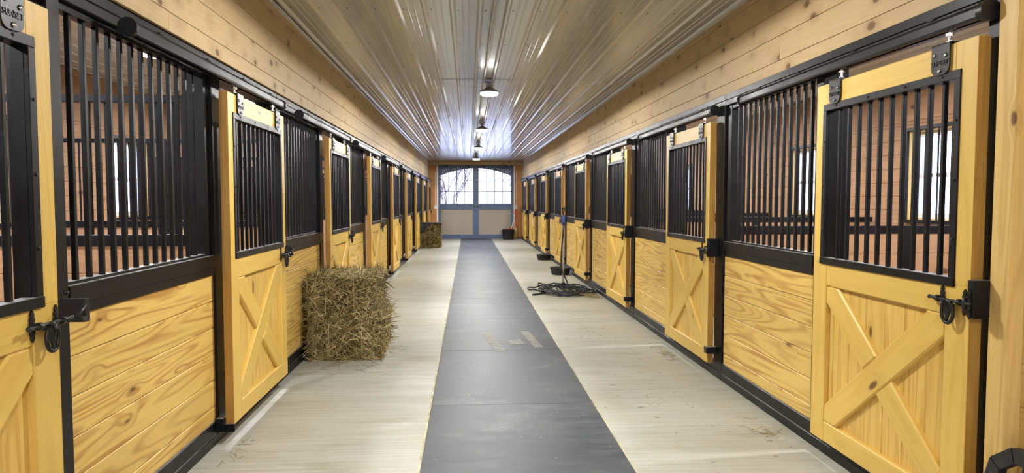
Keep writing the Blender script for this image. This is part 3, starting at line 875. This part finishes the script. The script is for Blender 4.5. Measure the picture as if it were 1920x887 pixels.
# ------------------------------------------------------------------ lights
def light(name, kind, loc, power, col=(1, 1, 1), size=.2, rot=(0, 0, 0), parent=None, spread=None):
    d = bpy.data.lights.new(name, kind); d.energy = power; d.color = col
    if kind == 'AREA': d.shape = 'DISK'; d.size = size
    if kind == 'AREA' and spread: d.spread = spread
    if kind == 'POINT': d.shadow_soft_size = size
    o = bpy.data.objects.new(name, d); COL.objects.link(o); o.location = loc; o.rotation_euler = rot
    if parent: o.parent = parent
    return o
def make_fixture():
    r = empty('ceiling_light')
    m = MB(); m.box(-.055, .055, -.055, .055, -.045, -.003, c=.006); m.build('junction_box', M['fixture'], r)
    m = MB(); m.tube([(0, 0, -.04), (0, 0, -.11)], .028, 12); m.box(-.04, .04, -.02, .02, -.085, -.06, c=.004); m.tube([(-.05, 0, -.075), (.05, 0, -.075)], .012, 8)
    m.build('swivel_neck', M['fixture'], r)
    m = MB(); m.lathe([(.001, -.095), (.045, -.098), (.060, -.120), (.110, -.145), (.126, -.158), (.128, -.172), (.120, -.174), (.118, -.165), (.001, -.160)], 0, 0, 32); m.build('lamp_housing', M['fixture'], r)
    m = MB(); m.lathe([(.116, -.166), (.117, -.190), (.105, -.206), (.06, -.214), (.001, -.216)], 0, 0, 32); m.build('lamp_lens', M['lens'], r)
    return r
fx = make_fixture(); LY = [9.05, 13.75, 18.5, 23.3, 4.2, -.8]
for i, y in enumerate(LY):
    o = fx if i == 0 else copy_tree(fx)
    o.location = (.285, y, H_CEIL)
    if i < 4: wh = ['largest and nearest in view', 'second in view', 'third in view', 'farthest, by the blue doors'][i]
    else: wh = ['overhead, out of the frame', 'behind the camera, out of the frame'][i - 4]
    tag(o, 'round LED lamp on the aisle ceiling, %s' % wh, 'ceiling light', 'LED lamps along the aisle ceiling')
    light('aisle_lamp', 'AREA', (.285, y, H_CEIL - .222), 66, (1., .985, .945), .22)
    sp_ = light('aisle_flood', 'SPOT', (.285, y, H_CEIL - .235), 165, (1., .985, .945)); sp_.data.spot_size = math.radians(179); sp_.data.spot_blend = .04; sp_.data.shadow_soft_size = .10
for side, n in ((1, NR), (-1, NL)):
    for k in range(-1, n):
        yy = (R0 + BAY * k + 1.45) if side > 0 else (L0 + BAY * k + 1.29)
        xx = 3.7 if side > 0 else -3.0
        o = copy_tree(fx); o.location = (xx, yy, H_CEIL)
        wh = 'in the %s stall from the camera' % ORD[max(k, 0)] if k >= 0 else 'beside the camera, out of the frame'
        tag(o, 'round LED lamp inside the %s stalls, %s' % ('right' if side > 0 else 'left', wh), 'ceiling light', 'LED lamps inside the %s stalls' % ('right' if side > 0 else 'left'))
        light('stall_lamp', 'AREA', (xx, yy, H_CEIL - .222), 105, (.95, .95, 1.), .22)

# world: bright overcast sky
w = bpy.data.worlds.new('sky'); bpy.context.scene.world = w; w.use_nodes = True
nt = w.node_tree; nt.nodes.clear()
bg = nt.nodes.new('ShaderNodeBackground'); ou = nt.nodes.new('ShaderNodeOutputWorld')
tc = nt.nodes.new('ShaderNodeTexCoord'); ns = nt.nodes.new('ShaderNodeTexNoise'); ns.inputs['Scale'].default_value = 2.5; ns.inputs['Detail'].default_value = 5
cr = nt.nodes.new('ShaderNodeValToRGB'); cr.color_ramp.elements[0].color = (.60, .64, 1., 1); cr.color_ramp.elements[1].color = (.80, .82, 1., 1)
nt.links.new(tc.outputs['Generated'], ns.inputs['Vector']); nt.links.new(ns.outputs[0], cr.inputs[0]); nt.links.new(cr.outputs[0], bg.inputs[0])
bg.inputs[1].default_value = 6.5; nt.links.new(bg.outputs[0], ou.inputs[0])

# outdoors
m = MB(); m.box(-90, 90, -40, 120, -.45, -.25); struct(m.build('ground', M['snow']))
def tree(x, y, h, label):
    m = MB()
    def br(p, d, L, r, lev):
        q = [p]; dd = d.copy()
        for i in range(4):
            dd = (dd + Vector((R(-.25, .25), R(-.25, .25), R(-.05, .15)))).normalized(); q.append(q[-1] + dd * L / 4)
        m.tube(q, [r * (1 - .15 * i) for i in range(5)], 5, caps=False)
        if lev > 0:
            for i in range(6 if lev > 1 else 5):
                b = q[random.randint(1, 4)]; nd = (dd + Vector((R(-1, 1), R(-1, 1), R(-.2, .7)))).normalized()
                br(b, nd, L * R(.5, .75), max(r * .5, .008), lev - 1)
    br(Vector((0, 0, 0)), Vector((0, 0, 1)), h * .5, .07, 4)
    return tag(m.build('bare_tree', M['bark'], None, (x, y, -.25)), label, 'tree', 'bare trees outside the end doors')
tree(-2.6, 36, 7, 'bare leafless tree outside, behind the left end of the left door glass')
tree(-.6, 39, 8, 'bare leafless tree outside, behind the middle of the left door glass')
tree(3.0, 37, 5.5, 'bare leafless tree outside, behind the right edge of the right door glass')
tree(-1.5, 44, 6, 'bare leafless tree outside, farthest back behind the left door glass')

# ------------------------------------------------------------------ hay
def straw_bale(name, sx, sy, sz, n, label, loc, rz=0, smin=.05, smax=.19, rad=.0021, twine=True, group=None, loose=.12):
    r = empty(name, loc, rz, label, 'hay bale', group)
    core = MB(); N = 10
    def disp(p):
        return Vector((p[0] + R(-.012, .012), p[1] + R(-.012, .012), max(0.002, p[2] + R(-.012, .010))))
    # core as six gridded faces sharing jitter
    grid = {}
    def P(i, j, k):
        key = (i, j, k)
        if key not in grid:
            x = (i / N - .5); y = (j / N - .5); z = k / N
            ex = 1 - .10 * (abs(2 * x) ** 6) * (abs(2 * y) ** 6) - .04 * abs(2 * z - 1) ** 6
            grid[key] = disp((x * (sx - .03) * ex, y * (sy - .03) * ex, .01 + z * (sz - .03)))
        return grid[key]
    for a in range(N):
        for b in range(N):
            for c in (0, N):
                core.add([P(c, a, b), P(c, a + 1, b), P(c, a + 1, b + 1), P(c, a, b + 1)], [(0, 1, 2, 3)])
                core.add([P(a, c, b), P(a + 1, c, b), P(a + 1, c, b + 1), P(a, c, b + 1)], [(0, 1, 2, 3)])
                core.add([P(a, b, c), P(a + 1, b, c), P(a + 1, b + 1, c), P(a, b + 1, c)], [(0, 1, 2, 3)])
    core.build('bale_core', M['haycore'], r)
    m = MB()
    A = [sy * sz, sy * sz, sx * sz, sx * sz, sx * sy]
    for _ in range(n):
        t = R(0, sum(A)); f_ = 0
        while t > A[f_]: t -= A[f_]; f_ += 1
        x, y, z = R(-.5, .5) * sx, R(-.5, .5) * sy, R(0, 1) * sz
        if f_ == 0: nrm = Vector((1, 0, 0)); x = sx / 2
        elif f_ == 1: nrm = Vector((-1, 0, 0)); x = -sx / 2
        elif f_ == 2: nrm = Vector((0, -1, 0)); y = -sy / 2
        elif f_ == 3: nrm = Vector((0, 1, 0)); y = sy / 2
        else: nrm = Vector((0, 0, 1)); z = sz
        p = Vector((x, y, z)) - nrm * R(.002, .022)
        tn = Vector((R(-1, 1), R(-1, 1), R(-1, 1)))
        if f_ in (2, 3): tn.z *= .8
        tn -= nrm * tn.dot(nrm)
        if tn.length < .1: continue
        tn.normalize(); lift = R(.0, .14) if random.random() > loose else R(.2, .8)
        d = (tn + nrm * lift).normalized(); L = R(smin, smax) * (1 if random.random() < .8 else 1.4)
        bend = nrm * R(-.28, .05) * L + Vector((R(-1, 1), R(-1, 1), R(-1, 1))) * L * .08
        q0 = p - d * L * .35; q1 = p + d * L * .2; q2 = p + d * L * .65 + bend
        for q in (q0, q1, q2):
            if q.z + loc[2] < .004: q.z = .004 - loc[2]
        sd = d.cross(nrm)
        if sd.length < .05: sd = d.orthogonal()
        sd.normalize(); up = sd.cross(d); w_ = rad * R(.7, 1.9)
        vs = []
        for q, kk in ((q0, .8), (q1, 1.), (q2, .45)):
            vs += [q + sd * w_ * kk, q - sd * w_ * kk, q + up * w_ * .8 * kk]
        t = min(.999, max(0., random.gauss(.45, .30)))
        m.add(vs, [(0, 1, 4, 3), (1, 2, 5, 4), (2, 0, 3, 5), (3, 4, 7, 6), (4, 5, 8, 7), (5, 3, 6, 8)], 0, 0, False, (t, 0, 0))
    s = m.build('hay_strands', M['hay'], r); s['kind'] = 'stuff'
    if twine:
        for q in (-.22, .22):
            m = MB(); x = q * sx
            h, zb, zt = sy / 2 + .004, .012, sz + .003
            m.tube([(x, -h, zb + .02), (x, -h, zt - .02), (x, -h + .02, zt), (x, h - .02, zt), (x, h, zt - .02), (x, h, zb + .02), (x, h - .02, zb), (x, -h + .02, zb)], .0022, 5, closed=True)
            m.build('twine', M['twine'], r)
    return r
straw_bale('hay_bale', .69, .92, .405, 9500, 'lower of the two near stacked hay bales, on the concrete against the left stalls', (-1.172, 6.93, 0), .03, group='near stack of hay bales')
straw_bale('hay_bale', .61, .84, .385, 8500, 'upper of the two near stacked hay bales beside the left stalls', (-1.205, 6.93, .405), -.02, group='near stack of hay bales', loose=.16)
straw_bale('hay_bale', .66, .90, .39, 5200, 'lower of the two far hay bales near the end doors on the left', (-1.20, 22.42, 0), 0, smin=.04, smax=.13, rad=.0019, group='far stack of hay bales')
straw_bale('hay_bale', .64, .88, .38, 5200, 'upper far hay bale under a black cloth, near the end doors on the left', (-1.20, 22.42, .39), 0, smin=.04, smax=.13, rad=.0019, group='far stack of hay bales')

# black cloth over far bale
m = MB(); nx, ny = 26, 18; vs = []
for i in range(nx + 1):
    for j in range(ny + 1):
        u = i / nx * 1.12 - .56; v_ = j / ny * 1.0 - .35          # spread coordinates, x and y
        x, y, z = u, v_, .79
        hx, hy = .320, .445
        if u > hx: x = hx + .004; z -= (u - hx) * (1.2 if v_ < .05 else .35)
        if u < -hx: x = -hx - .004; z -= (-u - hx) * .8
        fy = v_ - .10
        if j <= 7:                                                # front drop, deeper on the left
            dr = (7 - j) / 7 * (.02 + .30 * min(1, max(0, (-u) / .25)) + .05 * max(0, u - .2))
            y = -hy - .010 - .008 * math.sin(u * 30) * min(1, max(0, -u * 6)); z = min(z, .79 - dr)
            if j == 7: y = -hy + .01
        else: y = -hy + (j - 7) / (ny - 7) * .7
        x += .012 * math.sin(j * 1.7 + i); z += .010 * math.sin(i * 1.3) * math.cos(j * 1.1) + .008
        vs.append((x, y, z))
fs = [[i * (ny + 1) + j, (i + 1) * (ny + 1) + j, (i + 1) * (ny + 1) + j + 1, i * (ny + 1) + j + 1] for i in range(nx) for j in range(ny)]
m.add(vs, fs, 0, 0, True)
cl = tag(m.build('draped_cloth', M['cloth'], None, (-1.20, 22.42, 0)), 'black cloth draped over the upper far hay bale', 'cloth')
sm_ = cl.modifiers.new('thick', 'SOLIDIFY'); sm_.thickness = .006; sm_.offset = 1

def loose_hay(label, cx, cy, sx, sy, n, Lr=(.03, .12), rad=.0013, zmax=.012, name='loose_hay', group='loose hay on the floor'):
    m = MB()
    for _ in range(n):
        x = random.gauss(0, .4) * sx; y = random.gauss(0, .4) * sy; a = R(0, 2 * PI); L = R(*Lr); z = R(.002, zmax)
        x = max(-sx, min(sx, x)); y = max(-sy, min(sy, y))
        d = Vector((math.cos(a), math.sin(a), R(-.05, .12))); sd = Vector((-d.y, d.x, 0)); c = Vector((x, y, z))
        b = sd * R(-.2, .2) * L
        q = [c - d * L / 2, c + b, c + d * L / 2]
        for k in q: k.z = max(k.z, .0016)
        vs = []
        for p in q: vs += [p + sd * rad, p - sd * rad, p + Vector((0, 0, rad * 1.5))]
        m.add(vs, [(0, 1, 4, 3), (1, 2, 5, 4), (2, 0, 3, 5), (3, 4, 7, 6), (4, 5, 8, 7), (5, 3, 6, 8)], 0, 0, False, (min(.99, max(0, random.gauss(.45, .25))), 0, 0))
    return tag(m.build(name, M['hay'], None, (cx, cy, 0)), label, 'hay', group, 'stuff')
loose_hay('scattered hay wisps on the concrete around the near hay bales', -1.15, 6.8, .50, .85, 420)
loose_hay('small clump of loose hay beside the coiled black hose', 1.93, 10.55, .14, .22, 260, zmax=.05)
loose_hay('few hay wisps on the concrete by the nearest right stall base', 1.93, 4.3, .10, .30, 26)
loose_hay('few hay wisps on the concrete by the second stall front on the left', -1.38, 4.1, .08, .35, 14)
loose_hay('hay wisps on the concrete by the second right stall door', 1.95, 6.6, .08, .6, 36)
loose_hay('thin scatter of hay bits across the right side of the concrete aisle', 1.45, 6.5, .45, 5.0, 130, (.015, .05))

# ------------------------------------------------------------------ hydrant and hose
hy = empty('yard_hydrant', (1.615, 11.49, 0), 0, 'silver standpipe hydrant with blue head rising from the coiled hose beside the right stalls', 'hydrant')
m = MB(); m.tube([(0, 0, .05), (-.005, 0, 1.12)], .019, 14); m.build('standpipe', M['galv'], hy)
m = MB(); m.tube([(0, 0, 0), (0, 0, .12)], .032, 14); m.build('base_collar', M['iron'], hy)
m = MB(); m.tube([(-.005, 0, 1.10), (-.005, 0, 1.16), (-.005, 0, 1.24), (-.005, 0, 1.27)], [.028, .040, .036, .022], 14); m.tube([(-.005, -.02, 1.17), (-.005, -.08, 1.16), (-.005, -.10, 1.12)], .018, 10); m.build('hydrant_head', M['bluehead'], hy)
m = MB(); m.tube([(-.005, 0, 1.26), (-.005, 0, 1.34)], .010, 8); m.tube([(-.005, .02, 1.29), (-.02, 0, 1.37), (-.03, -.02, 1.39), (.03, -.03, 1.36)], .009, 8)
m.build('lever_handle', M['iron'], hy)
m = MB(); pts = []
random.seed(11)
pts += [(1.612, 11.39, 1.12), (1.60, 11.385, 1.0), (1.585, 11.42, .8), (1.572, 11.44, .55), (1.58, 11.43, .35), (1.65, 11.38, .18), (1.72, 11.30, .06)]
turns = 11; npt = turns * 22
cxh, cyh = 1.57, 11.08
for i in range(npt):
    a = i / 22 * 2 * PI + .4; t = i / npt
    wob = .5 + .5 * math.sin(a * .37 + 1.3)
    rx = .18 + .30 * wob; ry = .20 + .30 * (.5 + .5 * math.sin(a * .29 + .4))
    ox = .09 * math.sin(a * .13) - .02; oy = .08 * math.cos(a * .17)
    z = .015 + .055 * (.5 + .5 * math.sin(a * .91 + i * .02)) * (1 - .3 * t) + .012 * (i % 3)
    if 2.1 < (a % (2 * PI * 3)) < 4.4: z += .07 * math.sin((a % (2 * PI * 3) - 2.1) / 2.3 * PI)
    pts.append((cxh + ox + rx * math.cos(a), cyh + oy + ry * math.sin(a), z))
pts += [(1.25, 10.95, .02), (1.14, 10.86, .016), (1.07, 10.80, .016)]
# smooth with Catmull-Rom
def cr_(p, n=3):
    out = []
    for i in range(len(p) - 1):
        p0 = Vector(p[max(i - 1, 0)]); p1 = Vector(p[i]); p2 = Vector(p[i + 1]); p3 = Vector(p[min(i + 2, len(p) - 1)])
        for j in range(n):
            t = j / n; out.append(.5 * ((2 * p1) + (p2 - p0) * t + (2 * p0 - 5 * p1 + 4 * p2 - p3) * t * t + (3 * p1 - p0 - 3 * p2 + p3) * t ** 3))
    out.append(Vector(p[-1])); return out
m.tube(cr_(pts, 2), .0125, 8)
hose = tag(m.build('garden_hose', M['rubber']), 'long black rubber hose coiled in a flat heap at the foot of the hydrant', 'hose')
m = MB(); m.tube([(1.075, 10.805, .017), (1.02, 10.76, .017)], [.016, .011], 10); m.build('hose_nozzle', M['iron'], hose)
random.seed(5)

# feed pans
def pan(x, y, r, h, label):
    m = MB(); m.lathe([(.001, .004), (r * .80, .004), (r * .83, .010), (r * .97, h - .012), (r * 1.02, h - .010), (r * 1.03, h), (r * .96, h), (r * .93, h - .01), (r * .78, .022), (.001, .02)], 0, 0, 36)
    return tag(m.build('feed_pan', M['rubber'], None, (x, y, 0)), label, 'feed pan', 'black rubber feed pans on the floor')
pan(1.885, 13.85, .215, .15, 'larger black rubber feed pan on the concrete just behind the hydrant pipe')
pan(1.93, 17.3, .19, .14, 'smaller, farther black rubber feed pan on the concrete beside the right stalls')

# ------------------------------------------------------------------ corner tools
b = empty('muck_bucket', (1.565, 26.62, 0), 0, 'large black muck bucket with rope handles in front of the right blue door', 'bucket')
m = MB(); m.lathe([(.001, .01), (.195, .01), (.20, .0), (.205, .02), (.245, .37), (.258, .375), (.258, .392), (.238, .392), (.232, .37), (.19, .03), (.001, .03)], 0, 0, 36); m.build('bucket_body', M['rubber'], b)
for s in (-1, 1):
    m = MB(); m.tube([(s * .25, -.06, .35), (s * .285, -.05, .36), (s * .31, 0, .33), (s * .31, -.02, .24), (s * .285, .05, .36), (s * .25, .06, .35)], .012, 8); m.build('rope_handle', M['twine'], b)
t = empty('shovel', (0, 0, 0), 0, 'orange D-handled shovel leaning in the right corner beside the blue door', 'shovel')
m = MB(); m.tube([(1.72, 26.98, .42), (1.885, 27.26, .98)], .016, 8); m.build('shaft', M['white'], t)
m = MB(); m.tube([(1.885, 27.26, .98), (1.86, 27.26, 1.06), (1.875, 27.27, 1.13), (1.945, 27.27, 1.13), (1.945, 27.27, 1.06), (1.89, 27.26, .99)], .015, 8); m.build('grip', M['orange'], t)
m = MB(); m.box(1.58, 1.76, 26.95, 26.965, .10, .44, 2, c=.004); m.build('blade', M['orange'], t)
bpy.data.objects[t.name]
t = empty('pitchfork', (0, 0, 0), 0, 'reddish wooden pitchfork handle leaning in the right corner, second from the blue door', 'pitchfork')
m = MB(); m.tube([(1.83, 26.95, .12), (1.97, 27.25, 1.14)], .015, 8); m.build('shaft', M['orange'], t)
m = MB()
for q in range(5): m.tube([(1.75 + q * .04, 26.93, .13), (1.745 + q * .042, 26.88, .05), (1.745 + q * .042, 26.80, .015)], .004, 6)
m.tube([(1.745, 26.93, .13), (1.915, 26.93, .13)], .007, 6); m.build('tines', M['iron'], t)
t = empty('rake', (0, 0, 0), 0, 'brown wooden rake handle standing upright in the right corner', 'rake')
m = MB(); m.tube([(1.985, 27.02, .05), (2.075, 27.27, 1.28)], .014, 8); m.build('shaft', M['handle_wood'], t)
m = MB(); m.box(1.85, 2.09, 26.99, 27.02, .03, .055, 0, c=.003)
for q in range(9): m.tube([(1.86 + q * .027, 27.0, .035), (1.86 + q * .027, 26.97, .004)], .004, 5)
m.build('rake_head', M['iron'], t)
t = empty('broom', (0, 0, 0), 0, 'broom with yellow straw head leaning in the right corner behind the muck bucket', 'broom')
m = MB(); m.tube([(1.90, 26.85, .42), (2.095, 27.1, 1.30)], .013, 8); m.build('shaft', M['handle_wood'], t)
m = MB(); m.tube([(1.905, 26.85, .46), (1.89, 26.84, .38), (1.87, 26.82, .2), (1.865, 26.82, .05)], [.022, .04, .075, .085], 12, flat=.45); m.build('broom_head', M['broom'], t)
o = MB()
for nmx, lab in ((DX0 - .12, 'white outlet box on the pine end wall left of the blue doors'), (DX1 + .13, 'white outlet box on the pine end wall right of the blue doors')):
    m = MB(); m.box(-.04, .04, -.045, -.0005, -.07, .07, 2, c=.006); ob = m.build('outlet_box', M['white'], None, (nmx, Y_END - .0005 - .035, 1.25)); tag(ob, lab, 'outlet')
    m = MB(); m.tube([(0, -.02, .07), (0, -.02, 1.4)], .011, 8); m.build('conduit', M['white'], ob)

# conduit linking the aisle lamps
m = MB(); m.tube([(.215, 1., H_CEIL - .030), (.215, 23.3, H_CEIL - .030)], .011, 8)
tag(m.build('lamp_conduit', M['galv']), 'thin steel conduit running along the ribbed ceiling between the lamps', 'conduit')

# ------------------------------------------------------------------ hose reel at the lower right edge
hr = empty('hose_reel', (2.015, 2.24, .44), 0, 'black plastic reel with spoked rim standing by the wall in the lower right corner', 'reel')
def wheel(xo):
    m = MB(); n = 10; Ro, Ri = .190, .135
    for i in range(n):
        a0 = 2 * PI * i / n + .03; a1 = 2 * PI * (i + 1) / n - .006
        A = [(Ro * math.cos(a0), Ro * math.sin(a0)), (Ro * math.cos(a1), Ro * math.sin(a1)), (Ri * math.cos(a1), Ri * math.sin(a1)), (Ri * math.cos(a0), Ri * math.sin(a0))]
        vs = [(xo, y, z) for y, z in A] + [(xo - .035, y, z) for y, z in A]
        m.add(vs, [(0, 1, 2, 3), (4, 5, 6, 7), (0, 1, 5, 4), (1, 2, 6, 5), (2, 3, 7, 6), (3, 0, 4, 7)])
    for i in range(5):
        a = 2 * PI * i / 5 + .35; d = Vector((0, math.cos(a), math.sin(a)))
        m.tube([Vector((xo - .018, 0, 0)) + d * .03, Vector((xo - .018, 0, 0)) + d * .16], .022, 8, flat=.6)
    m.tube([(xo - .045, 0, 0), (xo + .005, 0, 0)], .05, 20)
    return m
wheel(-.03).build('reel_wheel', M['rubber'], hr); wheel(.12).build('reel_wheel', M['rubber'], hr)
m = MB(); m.tube([(-.04, 0, 0), (.11, 0, 0)], .075, 20); m.build('reel_drum', M['rubber'], hr)
m = MB()
for x in (-.085, .13):
    m.tube([(x, 0, .0), (x, -.16, -.43)], .012, 8); m.tube([(x, 0, 0), (x, .13, -.43)], .012, 8)
m.tube([(-.095, 0, 0), (.14, 0, 0)], .010, 8)
m.build('reel_stand', M['iron'], hr)

# ------------------------------------------------------------------ view
sc_ = bpy.context.scene
sc_.view_settings.view_transform = 'Standard'; sc_.view_settings.look = 'None'; sc_.view_settings.gamma = 1.0
sc_.view_settings.use_curve_mapping = False; sc_.view_settings.exposure = -0.17
